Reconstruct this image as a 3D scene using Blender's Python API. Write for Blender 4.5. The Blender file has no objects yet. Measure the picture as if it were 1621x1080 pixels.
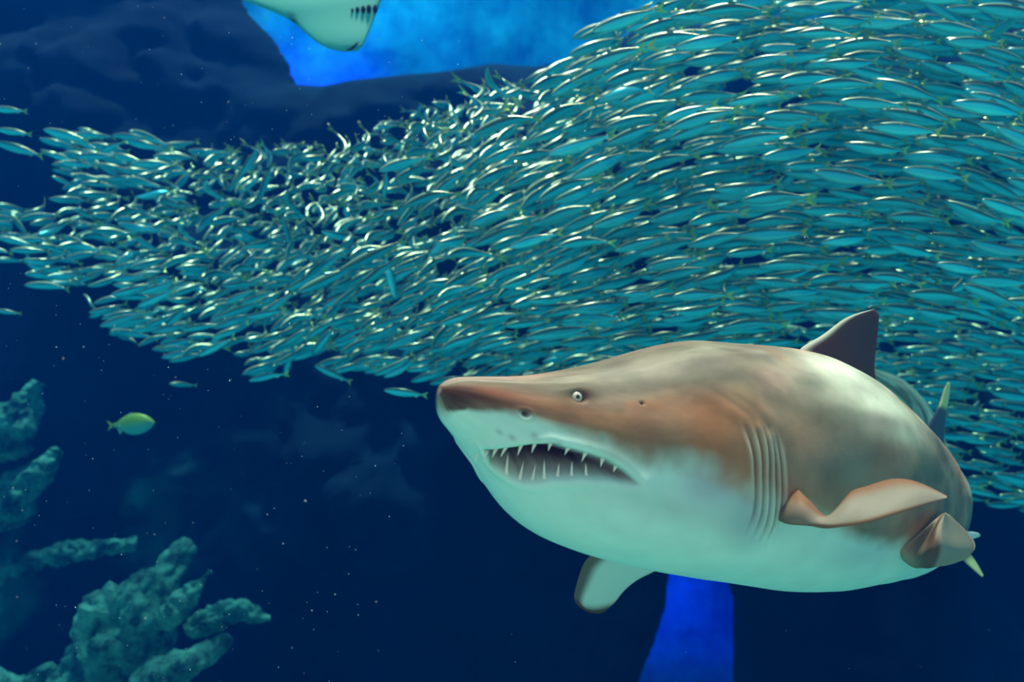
import bpy, bmesh, math, random
import numpy as np
from mathutils import Vector, Matrix, noise as mnoise

# ------------------------------------------------------------------ camera, world, light, exposure
SC = bpy.context.scene
COL = SC.collection
F = 1576.0; CX, CY = 810.5, 540.0          # focal length and centre of the 1621x1080 frame, in pixels
CAMZ = 3.2                                  # camera height above the tank floor

cd = bpy.data.cameras.new('camera'); cam = bpy.data.objects.new('camera', cd); COL.objects.link(cam)
cam.location = (0, 0, CAMZ); cam.rotation_euler = (math.pi/2, 0, 0)
cd.sensor_width = 36; cd.lens = 36*F/1621; cd.clip_start = .05; cd.clip_end = 100
cd.dof.use_dof = True; cd.dof.focus_distance = 2.3; cd.dof.aperture_fstop = 2.6
SC.camera = cam

W = bpy.data.worlds.new('world'); SC.world = W; W.use_nodes = True
wn = W.node_tree.nodes; wl = W.node_tree.links
bg = wn['Background']
tc = wn.new('ShaderNodeTexCoord'); sx = wn.new('ShaderNodeSeparateXYZ')
wl.new(tc.outputs['Generated'], sx.inputs[0])
# daylight dome of the tank: pale cyan above, green-blue from the viewing-window side and from the sand below
rz = wn.new('ShaderNodeMapRange'); rz.inputs['From Min'].default_value = -1; rz.inputs['From Max'].default_value = 1
wl.new(sx.outputs['Z'], rz.inputs['Value'])
cr = wn.new('ShaderNodeValToRGB'); wl.new(rz.outputs[0], cr.inputs[0])
e = cr.color_ramp.elements
e[0].position = 0; e[0].color = (.30, 1.65, 1.10, 1)
e[1].position = 1; e[1].color = (.50, .80, .86, 1)
m_ = e.new(.42); m_.color = (.10, .50, .44, 1)
m_ = e.new(.62); m_.color = (.05, .44, .60, 1)
# warm fill added for the shark's browns, from the visitors' hall side (behind the camera, -Y)
hy = wn.new('ShaderNodeMapRange'); hy.inputs['From Min'].default_value = -.25; hy.inputs['From Max'].default_value = -1; hy.inputs['To Max'].default_value = .8
wl.new(sx.outputs['Y'], hy.inputs['Value'])
mx = wn.new('ShaderNodeMix'); mx.data_type = 'RGBA'; wl.new(hy.outputs[0], mx.inputs['Factor']); wl.new(cr.outputs[0], mx.inputs[6]); mx.inputs[7].default_value = (1.35, .68, .48, 1)
wl.new(mx.outputs[2], bg.inputs['Color']); bg.inputs['Strength'].default_value = 1.0

def light(name, kind, loc, target, energy, color, **kw):
    L = bpy.data.lights.new(name, kind); L.energy = energy; L.color = color
    for k, v in kw.items(): setattr(L, k, v)
    o = bpy.data.objects.new(name, L); COL.objects.link(o); o.location = loc
    o.rotation_euler = (Vector(target)-Vector(loc)).to_track_quat('-Z', 'Y').to_euler()
    return o
light('sun', 'SUN', (.5, .9, 9), (0, 0, 0), 19, (1.0, .37, .265), angle=math.radians(9))
# coloured lamps of the tank behind the rockwork
light('cyan_flood_lamp', 'AREA', (.2, 8.9, 6.8), (.4, 9.9, 5.0), 120, (.01, .50, .50), shape='RECTANGLE', size=5.0, size_y=.3)
light('violet_flood_lamp', 'AREA', (-1.9, 9.2, 5.3), (-1.9, 9.9, 5.6), 40, (.10, .06, 1.0), shape='RECTANGLE', size=.6, size_y=.3)
light('blue_flood_lamp', 'AREA', (1.7, 9.0, .3), (1.8, 9.9, 1.2), 22, (.0, .02, 1.0), shape='RECTANGLE', size=1.2, size_y=.3)

SC.view_settings.view_transform = 'Standard'; SC.view_settings.look = 'None'
SC.view_settings.exposure = 0.0; SC.view_settings.gamma = 1; SC.view_settings.use_curve_mapping = False
SC.cycles.max_bounces = 4; SC.cycles.diffuse_bounces = 2; SC.cycles.glossy_bounces = 2
SC.cycles.use_denoising = True

# ------------------------------------------------------------------ helpers
def P3(px, py, Y):
    """point at distance Y in front of the camera that shows at pixel px,py"""
    return np.array([(px-CX)/F*Y, Y, -(py-CY)/F*Y + CAMZ])

def proj(p):
    return CX + p[..., 0]/p[..., 1]*F, CY - (p[..., 2]-CAMZ)/p[..., 1]*F

def tag(o, label=None, cat=None, group=None, kind=None):
    if label: o['label'] = label
    if cat: o['category'] = cat
    if group: o['group'] = group
    if kind: o['kind'] = kind
    return o

def mesh_np(name, V, Fc, mat, parent=None, cols=None, smooth=True):
    me = bpy.data.meshes.new(name)
    me.from_pydata(np.asarray(V).tolist(), [], [tuple(int(i) for i in f) for f in Fc])
    me.update()
    if smooth: me.polygons.foreach_set('use_smooth', [True]*len(me.polygons))
    if cols is not None:
        a = me.color_attributes.new('col', 'FLOAT_COLOR', 'POINT')
        c4 = np.ones((len(V), 4), np.float32); c4[:, :cols.shape[1]] = cols
        a.data.foreach_set('color', c4.ravel())
    me.materials.append(mat)
    o = bpy.data.objects.new(name, me); COL.objects.link(o)
    if parent is not None: o.parent = parent
    return o

def grid_faces(n, m, closed=False, off=0):
    f = []
    mm = m if closed else m-1
    for i in range(n-1):
        a = off + i*m; b = a + m
        for j in range(mm):
            k = (j+1) % m
            f.append((a+j, b+j, b+k, a+k))
    return f

_rs = np.random.RandomState(5); _T = _rs.rand(32, 32, 32)
def vnoise(p):
    i = np.floor(p).astype(int); f = p-i; f = f*f*(3-2*f)
    r = 0
    for dx in (0, 1):
        for dy in (0, 1):
            for dz in (0, 1):
                w = (f[..., 0] if dx else 1-f[..., 0])*(f[..., 1] if dy else 1-f[..., 1])*(f[..., 2] if dz else 1-f[..., 2])
                r = r + w*_T[(i[..., 0]+dx) % 32, (i[..., 1]+dy) % 32, (i[..., 2]+dz) % 32]
    return r*2-1
def fbm(p, o=4):
    r = 0; a = 1.; s = 1.
    for k in range(o): r = r + a*vnoise(p*s+k*7.3); a *= .5; s *= 2.03
    return r
def sstep(a, b, x):
    t = np.clip((x-a)/(b-a), 0, 1); return t*t*(3-2*t)

def spl(x, y, xq):
    x = np.asarray(x, float); y = np.asarray(y, float); xq = np.asarray(xq, float)
    if y.ndim == 1: y = y[:, None]
    n = len(x); h = np.diff(x)
    M = np.zeros((n, n)); R = np.zeros((n, y.shape[1])); M[0, 0] = M[-1, -1] = 1
    for i in range(1, n-1):
        M[i, i-1] = h[i-1]; M[i, i] = 2*(h[i-1]+h[i]); M[i, i+1] = h[i]
        R[i] = 6*((y[i+1]-y[i])/h[i]-(y[i]-y[i-1])/h[i-1])
    m = np.linalg.solve(M, R)
    k = np.clip(np.searchsorted(x, xq)-1, 0, n-2)
    t = (xq-x[k])[:, None]; hk = h[k][:, None]
    return y[k]+t*((y[k+1]-y[k])/hk-hk*(2*m[k]+m[k+1])/6)+t*t*m[k]/2+t**3*(m[k+1]-m[k])/(6*hk)
def resamp(P, n, u=None):
    P = np.asarray(P, float); d = np.r_[0, np.cumsum(np.linalg.norm(np.diff(P, axis=0), axis=1))]
    q = np.linspace(0, d[-1], n) if u is None else np.asarray(u)*d[-1]
    return spl(d, P, q) if len(P) > 2 else P[0]+(P[1]-P[0])*(q/d[-1])[:, None]

def poly_sd(P, poly, scale=(1, 1)):
    """signed distance (inside negative) of points P (N,2) to polygon"""
    P = P*np.array(scale); Q = np.asarray(poly, float)*np.array(scale)
    d = np.full(len(P), 1e9); ins = np.zeros(len(P), bool)
    for a, b in zip(Q, np.roll(Q, -1, 0)):
        e = b-a; w = P-a; t = np.clip((w@e)/max(e@e, 1e-12), 0, 1)
        d = np.minimum(d, np.linalg.norm(w-t[:, None]*e, axis=1))
        c = ((a[1] > P[:, 1]) != (b[1] > P[:, 1]))
        with np.errstate(divide='ignore', invalid='ignore'):
            xx = (b[0]-a[0])*(P[:, 1]-a[1])/(b[1]-a[1]+1e-15)+a[0]
        ins ^= c & (P[:, 0] < xx)
    return np.where(ins, -d, d)
def line_d(P, pl, scale=(1, 1)):
    P = P*np.array(scale); Q = np.asarray(pl, float)*np.array(scale); d = np.full(len(P), 1e9)
    for a, b in zip(Q[:-1], Q[1:]):
        e = b-a; w = P-a; t = np.clip((w@e)/max(e@e, 1e-12), 0, 1)
        d = np.minimum(d, np.linalg.norm(w-t[:, None]*e, axis=1))
    return d

# ------------------------------------------------------------------ materials
def mat(name, base=(.5, .5, .5), rough=.5, metal=0, spec=.5, attr=None, bump=0, bscale=60, emit=None, vary=0, noise=None):
    m = bpy.data.materials.new(name); m.use_nodes = True
    n = m.node_tree.nodes; l = m.node_tree.links; b = n['Principled BSDF']
    b.inputs['Base Color'].default_value = (*base, 1); b.inputs['Roughness'].default_value = rough
    b.inputs['Metallic'].default_value = metal; b.inputs['Specular IOR Level'].default_value = spec
    src = None
    if attr:
        a = n.new('ShaderNodeVertexColor'); a.layer_name = attr; src = a.outputs['Color']
    if noise:                                  # (scale, colour a, colour b)
        t = n.new('ShaderNodeTexCoord'); nt = n.new('ShaderNodeTexNoise'); nt.inputs['Scale'].default_value = noise[0]; nt.inputs['Detail'].default_value = 8
        nt.inputs['Roughness'].default_value = .65
        l.new(t.outputs['Object'], nt.inputs['Vector'])
        r = n.new('ShaderNodeValToRGB'); l.new(nt.outputs[0], r.inputs[0])
        r.color_ramp.elements[0].position = .38; r.color_ramp.elements[0].color = (*noise[1], 1)
        r.color_ramp.elements[1].position = .66; r.color_ramp.elements[1].color = (*noise[2], 1)
        src = r.outputs[0]
    if vary:
        oi = n.new('ShaderNodeObjectInfo'); mr = n.new('ShaderNodeMapRange')
        mr.inputs['To Min'].default_value = 1-vary; mr.inputs['To Max'].default_value = 1+vary*.6
        l.new(oi.outputs['Random'], mr.inputs['Value'])
        hs = n.new('ShaderNodeHueSaturation'); l.new(src, hs.inputs['Color']); l.new(mr.outputs[0], hs.inputs['Value']); src = hs.outputs[0]
    if src is not None: l.new(src, b.inputs['Base Color'])
    if bump:
        t = n.new('ShaderNodeTexCoord'); nt = n.new('ShaderNodeTexNoise'); nt.inputs['Scale'].default_value = bscale; nt.inputs['Detail'].default_value = 5
        l.new(t.outputs['Object'], nt.inputs['Vector'])
        bp = n.new('ShaderNodeBump'); bp.inputs['Strength'].default_value = bump; bp.inputs['Distance'].default_value = .02
        l.new(nt.outputs[0], bp.inputs['Height']); l.new(bp.outputs[0], b.inputs['Normal'])
    return m
M_shark = mat('shark_skin', attr='col', rough=.52, spec=.12, bump=.035, bscale=160)
M_eye = mat('shark_eye', attr='col', rough=.15)
M_tooth = mat('shark_tooth', (.86, .84, .76), rough=.25)
M_fish = mat('sardine_skin', attr='col', rough=.26, metal=.5, vary=.3)
M_yfish = mat('yellow_fish_skin', attr='col', rough=.4)
M_ray = mat('ray_skin', attr='col', rough=.6)
M_rayslit = mat('gill_slit_dark', (.004, .012, .015), rough=.8)
M_rock = mat('rock', rough=.95, spec=.1, attr='col', bump=.6, bscale=9)
M_reef = mat('reef_rock', rough=.95, spec=.1, noise=(8, (.010, .05, .06), (.16, .46, .36)), bump=1.0, bscale=16)
M_wall = mat('back_wall_paint', rough=.9, spec=.1, noise=(1.6, (.03, .16, .42), (.18, .52, .75)), bump=.4, bscale=3)
M_sand = mat('sand', (.30, .42, .38), rough=1, bump=.5, bscale=20)
M_speck = mat('speck', (.9, .9, .9), rough=.6)

# ------------------------------------------------------------------ setting: floor, back wall, water
def slab(name, x0, x1, y0, y1, z0, z1, m):
    V = [(x, y, z) for x in (x0, x1) for y in (y0, y1) for z in (z0, z1)]
    Fc = [(0, 1, 3, 2), (4, 6, 7, 5), (0, 4, 5, 1), (2, 3, 7, 6), (0, 2, 6, 4), (1, 5, 7, 3)]
    o = mesh_np(name, V, Fc, m, smooth=False); tag(o, kind='structure'); return o
slab('floor', -7, 7, .6, 10.2, -.6, -.4, M_sand)
def wall_back():
    n, m = 90, 60
    xs = np.linspace(-7, 7, n); zs = np.linspace(-.4, 7.6, m)
    X, Z = np.meshgrid(xs, zs, indexing='ij')
    Y = 9.8 + .35*fbm(np.stack([X*.5, X*0, Z*.5], -1), 4)
    V = np.stack([X, Y, Z], -1).reshape(-1, 3)
    Vb = V.copy(); Vb[:, 1] = 10.6
    Fc = grid_faces(n, m) + [tuple(reversed(f)) for f in grid_faces(n, m, off=n*m)]
    k = n*m
    for j in range(m-1): Fc += [(j, j+1, k+j+1, k+j), ((n-1)*m+j, k+(n-1)*m+j, k+(n-1)*m+j+1, (n-1)*m+j+1)]
    for i in range(n-1): Fc += [(i*m, k+i*m, k+(i+1)*m, (i+1)*m), (i*m+m-1, (i+1)*m+m-1, k+(i+1)*m+m-1, k+i*m+m-1)]
    o = mesh_np('wall_back', np.r_[V, Vb], Fc, M_wall); tag(o, kind='structure')
wall_back()

def water():
    m = bpy.data.materials.new('tank_water'); m.use_nodes = True; n = m.node_tree.nodes; l = m.node_tree.links
    n.remove(n['Principled BSDF']); out = n['Material Output']
    a = n.new('ShaderNodeVolumeAbsorption'); a.inputs['Color'].default_value = (0.0, .72, .86, 1); a.inputs['Density'].default_value = .26
    s = n.new('ShaderNodeVolumeScatter'); s.inputs['Color'].default_value = (.0, .14, .80, 1); s.inputs['Density'].default_value = .037; s.inputs['Anisotropy'].default_value = .2
    ad = n.new('ShaderNodeAddShader'); l.new(a.outputs[0], ad.inputs[0]); l.new(s.outputs[0], ad.inputs[1]); l.new(ad.outputs[0], out.inputs['Volume'])
    o = slab('water', -6.95, 6.95, .62, 10.15, -.38, 7.0, m); return o
water()

# ------------------------------------------------------------------ rockwork
def rock_face(name, outline_px, Y, depth, label, seed, m=M_rock, cell=.045, amp=.45):
    """free-standing rock mass: front relief, rounded rim, thick body"""
    Q = np.array([P3(x, y, Y+.8)[[0, 2]] for x, y in outline_px])
    x0, z0 = Q.min(0); x1, z1 = Q.max(0)
    xs = np.arange(x0-cell, x1+cell*2, cell); zs = np.arange(z0-cell, z1+cell*2, cell)
    X, Z = np.meshgrid(xs, zs, indexing='ij'); G = np.stack([X, Z], -1).reshape(-1, 2)
    sd = poly_sd(G, Q)
    inside = (sd < cell*.6).reshape(X.shape)
    # pull the rim vertices on to the outline
    out = sd > 0
    if out.any():
        for a in np.where(out & (sd < cell*2))[0]:
            p = G[a]; best = None; bd = 9
            for s, t in zip(Q, np.roll(Q, -1, 0)):
                e = t-s; u = min(1, max(0, (p-s)@e/max(e@e, 1e-9))); c = s+u*e; dd = np.hypot(*(p-c))
                if dd < bd: bd = dd; best = c
            G[a] = best
    d = np.maximum(-sd, 0)
    q = np.stack([G[:, 0]+seed, G[:, 0]*0+seed, G[:, 1]], -1)
    rel = fbm(q*1.0, 5) + .5*np.abs(fbm(q*2.3+5, 4))
    y = Y + .9*np.exp(-d/.30) - amp*rel*(1-np.exp(-d/.25)) - .5*(1-np.exp(-d/1.2))
    idx = {}; V = []; Fc = []; n, mm = X.shape
    def vid(i, j):
        k = i*mm+j
        if k not in idx: idx[k] = len(V); V.append((G[k, 0], y[k], G[k, 1]))
        return idx[k]
    keep = inside[:-1, :-1] & inside[1:, :-1] & inside[1:, 1:] & inside[:-1, 1:]
    for i, j in zip(*np.where(keep)): Fc.append((vid(i, j), vid(i+1, j), vid(i+1, j+1), vid(i, j+1)))
    ec = {}
    for f in Fc:
        for a, b in zip(f, f[1:]+f[:1]): ec[(a, b)] = 1
    bd_ = [(a, b) for (a, b) in ec if (b, a) not in ec]
    back = {}
    for a, b in bd_:
        for v in (a, b):
            if v not in back: back[v] = len(V); V.append((V[v][0], Y+depth, V[v][2]))
    for a, b in bd_: Fc.append((b, a, back[a], back[b]))
    VA = np.array(V); px, py = proj(VA)
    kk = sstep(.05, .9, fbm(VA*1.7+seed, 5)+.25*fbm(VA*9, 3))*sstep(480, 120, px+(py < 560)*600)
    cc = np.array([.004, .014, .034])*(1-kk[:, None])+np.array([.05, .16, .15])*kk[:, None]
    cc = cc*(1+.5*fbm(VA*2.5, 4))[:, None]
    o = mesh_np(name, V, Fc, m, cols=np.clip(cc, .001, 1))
    return tag(o, label, 'rock')
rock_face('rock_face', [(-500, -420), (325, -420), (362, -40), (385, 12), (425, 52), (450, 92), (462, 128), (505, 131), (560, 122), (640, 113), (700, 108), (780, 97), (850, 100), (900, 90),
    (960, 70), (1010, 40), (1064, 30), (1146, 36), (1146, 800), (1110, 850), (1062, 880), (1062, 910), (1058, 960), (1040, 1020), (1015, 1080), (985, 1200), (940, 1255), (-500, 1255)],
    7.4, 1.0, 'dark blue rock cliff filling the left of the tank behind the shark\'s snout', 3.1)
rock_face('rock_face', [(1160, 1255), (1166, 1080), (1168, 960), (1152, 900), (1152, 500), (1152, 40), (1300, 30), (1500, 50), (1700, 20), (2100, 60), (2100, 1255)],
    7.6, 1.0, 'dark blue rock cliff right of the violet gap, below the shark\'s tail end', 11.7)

def ledge(path, rad, flat, label, seed, name='reef_rock', m=M_reef, group=None):
    """knobbly rock ledge running along a path of (px,py,Y)"""
    NR = 96; P = resamp([P3(*p) for p in path], NR)
    r = spl(np.linspace(0, 1, len(rad)), rad, np.linspace(0, 1, NR))[:, 0]
    T = np.gradient(P, axis=0); T /= np.linalg.norm(T, axis=1)[:, None]
    S = np.cross(T, [0, 1, 0]); S /= np.linalg.norm(S, axis=1)[:, None]; B = np.cross(T, S)
    th = np.linspace(0, 2*np.pi, 56, endpoint=False)
    V = []
    for i in range(NR):
        for t in th: V.append(P[i]+r[i]*(S[i]*math.cos(t)*flat+B[i]*math.sin(t)))
    V = np.array(V); C = np.repeat(P, 56, 0); N = V-C; ln = np.linalg.norm(N, axis=1)[:, None]+1e-9
    dsp = fbm(V*2.6+seed, 5)*.5 + (.35-np.abs(fbm(V*5+seed, 4)))*.75
    V = V + N*(dsp[:, None]) + (N/ln)*.035*(.3-np.abs(fbm(V*14+seed, 3)))[:, None]
    Fc = grid_faces(NR, 56, True) + [tuple(range(56)), tuple(range((NR-1)*56+55, (NR-1)*56-1, -1))]
    o = mesh_np(name, V, Fc, m); return tag(o, label, 'rock', group)
ledge([(-60, 1460, 5.9), (90, 1180, 5.7), (190, 1020, 5.6), (240, 930, 5.6), (300, 865, 5.8)], [.45, .36, .27, .22, .05], .9, 'tall craggy pale green rock rising diagonally from the bottom left corner area', 1.)
ledge([(130, 1560, 4.9), (215, 1180, 4.9), (272, 1068, 4.9), (326, 1038, 4.95), (366, 1008, 5.0)], [.25, .2, .14, .11, .03], .8, 'smooth pale teal rock slab jutting up right at the bottom edge', 4.)
ledge([(-60, 835, 6.35), (-5, 800, 6.3), (60, 745, 6.25), (95, 712, 6.3)], [.2, .22, .16, .03], .7, 'dim rock ledge at the left edge below the pale coral crust', 8.)
ledge([(-60, 700, 6.35), (-10, 688, 6.3), (35, 645, 6.25), (60, 605, 6.3)], [.16, .2, .14, .03], .9, 'craggy rock knob at the left edge level with the yellow fish', 13.)
ledge([(-40, 925, 6.5), (60, 888, 6.5), (140, 868, 6.5), (215, 862, 6.55)], [.10, .09, .08, .04], .7, 'thin rock ridge running across above the tall craggy rock', 17.)
ledge([(-330, 1460, 4.9), (-180, 1190, 5.0), (-20, 1100, 5.1), (40, 1085, 5.1), (80, 1055, 5.1)], [.25, .25, .2, .14, .04], .8, 'low dark rock in the bottom left corner', 23.)
ledge([(262, 990, 5.15), (305, 938, 5.15), (335, 905, 5.2)], [.05, .08, .03], .8, 'narrow teal rock rib on the right flank of the tall craggy rock', 41.)
ledge([(120, 1010, 4.9), (160, 965, 4.9), (180, 925, 4.9)], [.03, .07, .03], .9, 'small pale rock knob on the left flank of the tall craggy rock', 47.)
ledge([(300, 1000, 5.7), (350, 975, 5.7), (425, 978, 5.8)], [.05, .09, .03], .8, 'low dim rock right of the tall craggy rock', 53.)

# ------------------------------------------------------------------ the shark
ST = np.array([
(696,617,1.800,.008,.008,.010),
(705,621,1.808,.028,.021,.034),
(730,630,1.830,.056,.040,.064),
(782,650,1.875,.095,.067,.106),
(850,672,1.935,.140,.101,.185),
(930,690,2.000,.184,.147,.228),
(1030,712,2.075,.213,.226,.245),
(1130,728,2.160,.232,.257,.257),
(1220,738,2.270,.242,.274,.270),
(1305,750,2.440,.240,.270,.278),
(1375,768,2.680,.222,.230,.257),
(1420,784,2.960,.197,.200,.222),
(1448,790,3.250,.165,.176,.178),
(1468,775,3.460,.120,.135,.130),
(1478,735,3.620,.070,.082,.075),
(1470,684,3.730,.038,.058,.046),
(1442,642,3.800,.024,.056,.042),
(1405,610,3.850,.016,.050,.034),
(1370,586,3.880,.006,.010,.008)], float)
SP = np.array([P3(*r[:3]) for r in ST])
SD = np.r_[0, np.cumsum(np.linalg.norm(np.diff(SP, axis=0), axis=1))]; SLEN = SD[-1]
def sh_frames(s):
    C = spl(SD, SP, s); Wd = spl(SD, ST[:, 3:6], s); e = 1e-3
    T = spl(SD, SP, np.clip(s-e, 0, SLEN))-spl(SD, SP, np.clip(s+e, 0, SLEN)); T /= np.linalg.norm(T, axis=1)[:, None]
    L = np.cross([0, 0, 1.], T); L /= np.linalg.norm(L, axis=1)[:, None]
    return C, T, L, np.cross(T, L), np.maximum(Wd, .004)
def sh_body(s, th):
    shp = s.shape; s = s.ravel(); t = th.ravel()
    C, T, L, U, Wd = sh_frames(s); c, sn = np.cos(t), np.sin(t)
    w, up, dn = Wd.T
    nt = np.interp(s, [0, .3, .8, 1.2, 2.0, 3.5], [2.3, 2.3, 2.15, 1.9, 1.85, 2.0])
    nb = np.interp(s, [0, .15, .4, 3.5], [1.9, 2.0, 2.3, 2.2])
    n = np.where(c >= 0, nt, nb)
    x = np.sign(sn)*np.abs(sn)**(2/n)*w
    z = np.sign(c)*np.abs(c)**(2/n)*np.where(c >= 0, up, dn)
    return (C+L*x[:, None]+U*z[:, None]).reshape(shp+(3,))
# table used to read where a traced feature lies on the skin (distance from the snout, angle round the body)
_S, _TH = np.meshgrid(np.linspace(0, 2.3, 420), np.linspace(0, 2*np.pi, 400, endpoint=False), indexing='ij')
_P = sh_body(_S, _TH); _px, _py = proj(_P)
def on_skin(px, py):
    m = (_px-px)**2+(_py-py)**2
    k = m < max(m.min()*2.5, 30)
    y = np.where(k, _P[..., 1], 99); k &= _P[..., 1] < y.min()+.06
    w = np.exp(-m[k]/8.)+1e-12; w /= w.sum(); t = _TH[k]
    return float(w @ _S[k]), float(w @ np.minimum(t, 2*np.pi-t))
def skin_line(pts, n=0):
    return [on_skin(*p) for p in (resamp(pts, n) if n else pts)]
RS = .21                                                # metres of skin per radian, roughly, on the head

up_lip = skin_line([(800, 710), (825, 706), (845, 703), (875, 701), (912, 711), (940, 719), (965, 728), (990, 745), (1010, 765)])
lo_lip = skin_line([(1000, 766), (960, 760), (920, 757), (875, 760), (850, 766), (832, 766), (812, 760), (795, 750)])
s_u0 = on_skin(762, 711)[0]; s_l0 = on_skin(774, 758)[0]
mouth_tip = on_skin(766, 712)
mouth_poly = [mouth_tip] + up_lip + lo_lip + [on_skin(776, 738)]
gills = [skin_line(g, 16) for g in (
    [(1176, 672), (1188, 705), (1194, 760), (1192, 810), (1176, 850)],
    [(1188, 668), (1200, 702), (1205, 760), (1204, 815), (1188, 860)],
    [(1200, 668), (1212, 702), (1216, 760), (1216, 820), (1200, 866)],
    [(1210, 672), (1222, 706), (1227, 760), (1228, 822), (1213, 868)],
    [(1219, 678), (1232, 715), (1238, 765), (1237, 815), (1228, 850)])]
folds = [skin_line(g) for g in (
    [(1085, 598), (1130, 618), (1170, 648), (1190, 668)],
    [(1110, 596), (1150, 618), (1190, 650), (1212, 680)])]
counter = skin_line([(700, 640), (740, 648), (800, 650), (850, 665), (900, 682), (950, 702), (1000, 728), (1045, 752), (1085, 752), (1130, 757), (1170, 778), (1215, 792), (1240, 815), (1330, 842), (1400, 862)])
counter = sorted(counter); ccs = np.array([c[0] for c in counter]); cct = np.array([c[1] for c in counter])
eye_st = on_skin(917, 630); nos_st = on_skin(831, 655); spi_st = on_skin(1016, 639)
spots = [on_skin(*p) for p in [(810, 692), (952, 693), (884, 706), (790, 684), (846, 690)]]

def lerp(a, b, t): return a+(b-a)*t[:, None]
def build_shark():
    sg = np.r_[np.linspace(0, .05, 22, endpoint=False), np.linspace(.05, 1.25, 380, endpoint=False), np.linspace(1.25, SLEN, 200)]
    nt = 340; tg = np.linspace(0, 2*np.pi, nt, endpoint=False)
    S, TH = np.meshgrid(sg, tg, indexing='ij'); V = sh_body(S, TH)
    s = S.ravel(); t = TH.ravel(); ta = np.minimum(t, 2*np.pi-t); V = V.reshape(-1, 3)
    C, T, L, U, Wd = sh_frames(s)
    ds = np.gradient(V.reshape(S.shape+(3,)), axis=0).reshape(-1, 3); G = V.reshape(S.shape+(3,))
    dt = (np.roll(G, -1, 1)-np.roll(G, 1, 1)).reshape(-1, 3)
    N = np.cross(dt, ds); N /= np.linalg.norm(N, axis=1)[:, None]+1e-12
    N *= np.sign(np.sum(N*(V-C), axis=1))[:, None]
    q = np.stack([s, ta], -1); sc = (1, RS)
    # relief
    disp = np.zeros(len(s))
    body_n = np.stack([s*3, ta*1.2, ta*0], -1)
    disp += .006*fbm(body_n, 3)*sstep(.1, .4, s)
    sd = poly_sd(q, mouth_poly, sc)
    lips = np.exp(-((sd-.010)/.009)**2)
    disp += .003*lips
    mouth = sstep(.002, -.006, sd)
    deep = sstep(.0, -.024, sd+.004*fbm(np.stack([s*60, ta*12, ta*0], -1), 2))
    gl = np.full(len(s), 9.)
    gr = np.zeros(len(s))
    for g in gills:
        d = line_d(q, g, sc); gt = np.array([p[1] for p in g]); f = sstep(gt.min()-.02, gt.min()+.22, ta)*sstep(gt.max()+.02, gt.max()-.25, ta)
        gl = np.minimum(gl, d+(1-f)*.006); disp += (-.005*np.exp(-(d/.004)**2)+.0025*np.exp(-((d-.009)/.006)**2))*f
        gr = np.maximum(gr, np.exp(-((d-.007)/.004)**2)*sstep(gt.max(), gt.min()+.1, ta)*f)
    for g in folds:
        d = line_d(q, g, sc); disp += (-.0015*np.exp(-(d/.008)**2)+.003*np.exp(-((d-.018)/.014)**2))*sstep(g[0][1]+.02, g[0][1]+.45, ta)*sstep(g[-1][1]+.2, g[-1][1]-.1, ta)
    # swelling of the gill region against the shoulder, jaw hinge, brow over the eye
    gs = np.mean([p[0] for p in gills[4]])
    disp += .010*np.exp(-((s-gs+.05)/.06)**2)*sstep(.5, 1.0, ta)*sstep(2.9, 2.3, ta)
    de = np.hypot(s-eye_st[0], (ta-eye_st[1])*.15)
    disp += -.013*np.exp(-(de/.0115)**2)
    db = np.hypot((s-eye_st[0])*.6, (ta-(eye_st[1]-.16))*.15); disp += .009*np.exp(-(db/.02)**2)
    dnn = np.hypot(s-nos_st[0], (ta-nos_st[1])*.12); disp += -.010*np.exp(-(dnn/.005)**2)+.0015*np.exp(-((dnn-.012)/.006)**2)
    dsp_ = np.hypot(s-spi_st[0], (ta-spi_st[1])*.18); disp += -.006*np.exp(-(dsp_/.004)**2)
    jc = up_lip[-1]; dj = np.hypot(s-jc[0]-.02, (ta-jc[1])*RS); disp += .008*np.exp(-(dj/.03)**2)
    Vn = V+N*disp[:, None]
    Cin = C+T*0.0-U*.02
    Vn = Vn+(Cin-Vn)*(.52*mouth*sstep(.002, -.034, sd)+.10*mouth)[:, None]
    # colour of the skin, some light and shade painted into it
    nz = fbm(np.stack([s*5, ta*1.6, ta*0+2], -1), 4); nf = fbm(np.stack([s*22, ta*6, ta*0+8], -1), 3)
    back = np.tile(np.array([.27, .20, .135]), (len(s), 1))
    n2 = fbm(np.stack([s*3.2+9, ta*2.2, ta*0+5], -1), 4)
    back = lerp(back, np.array([.44, .20, .10]), sstep(.0, .6, nz+.1)*.65)
    back = lerp(back, np.array([.16, .14, .09]), sstep(.05, .6, -nz)*.75)
    back = lerp(back, np.array([.56, .50, .37]), sstep(.15, .7, n2)*.6)
    n3 = fbm(np.stack([s*9+1, ta*3.5, ta*0+15], -1), 4)
    back = lerp(back, back*.55, sstep(.1, .7, n3)*.6*sstep(.8, 1.3, s)); back = lerp(back, back*1.5, sstep(.1, .8, -n3)*.5*sstep(.8, 1.3, s))
    def blob(px, py, rs, rt, col, amt):
        nonlocal back
        a, b = on_skin(px, py); g = np.exp(-((s-a)/rs)**2-((ta-b)/rt)**2)*amt
        back = lerp(back, np.array(col), g)
    blob(1120, 685, .10, .40, (.42, .15, .055), .9)
    blob(1195, 735, .05, .35, (.40, .19, .08), .7)
    blob(1060, 715, .07, .22, (.26, .16, .09), .8)
    blob(1040, 660, .10, .12, (.36, .22, .14), .55)
    blob(960, 668, .09, .20, (.36, .18, .09), .85)
    blob(890, 645, .07, .22, (.30, .15, .08), .85)
    blob(780, 622, .08, .32, (.26, .09, .05), .95)
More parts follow.
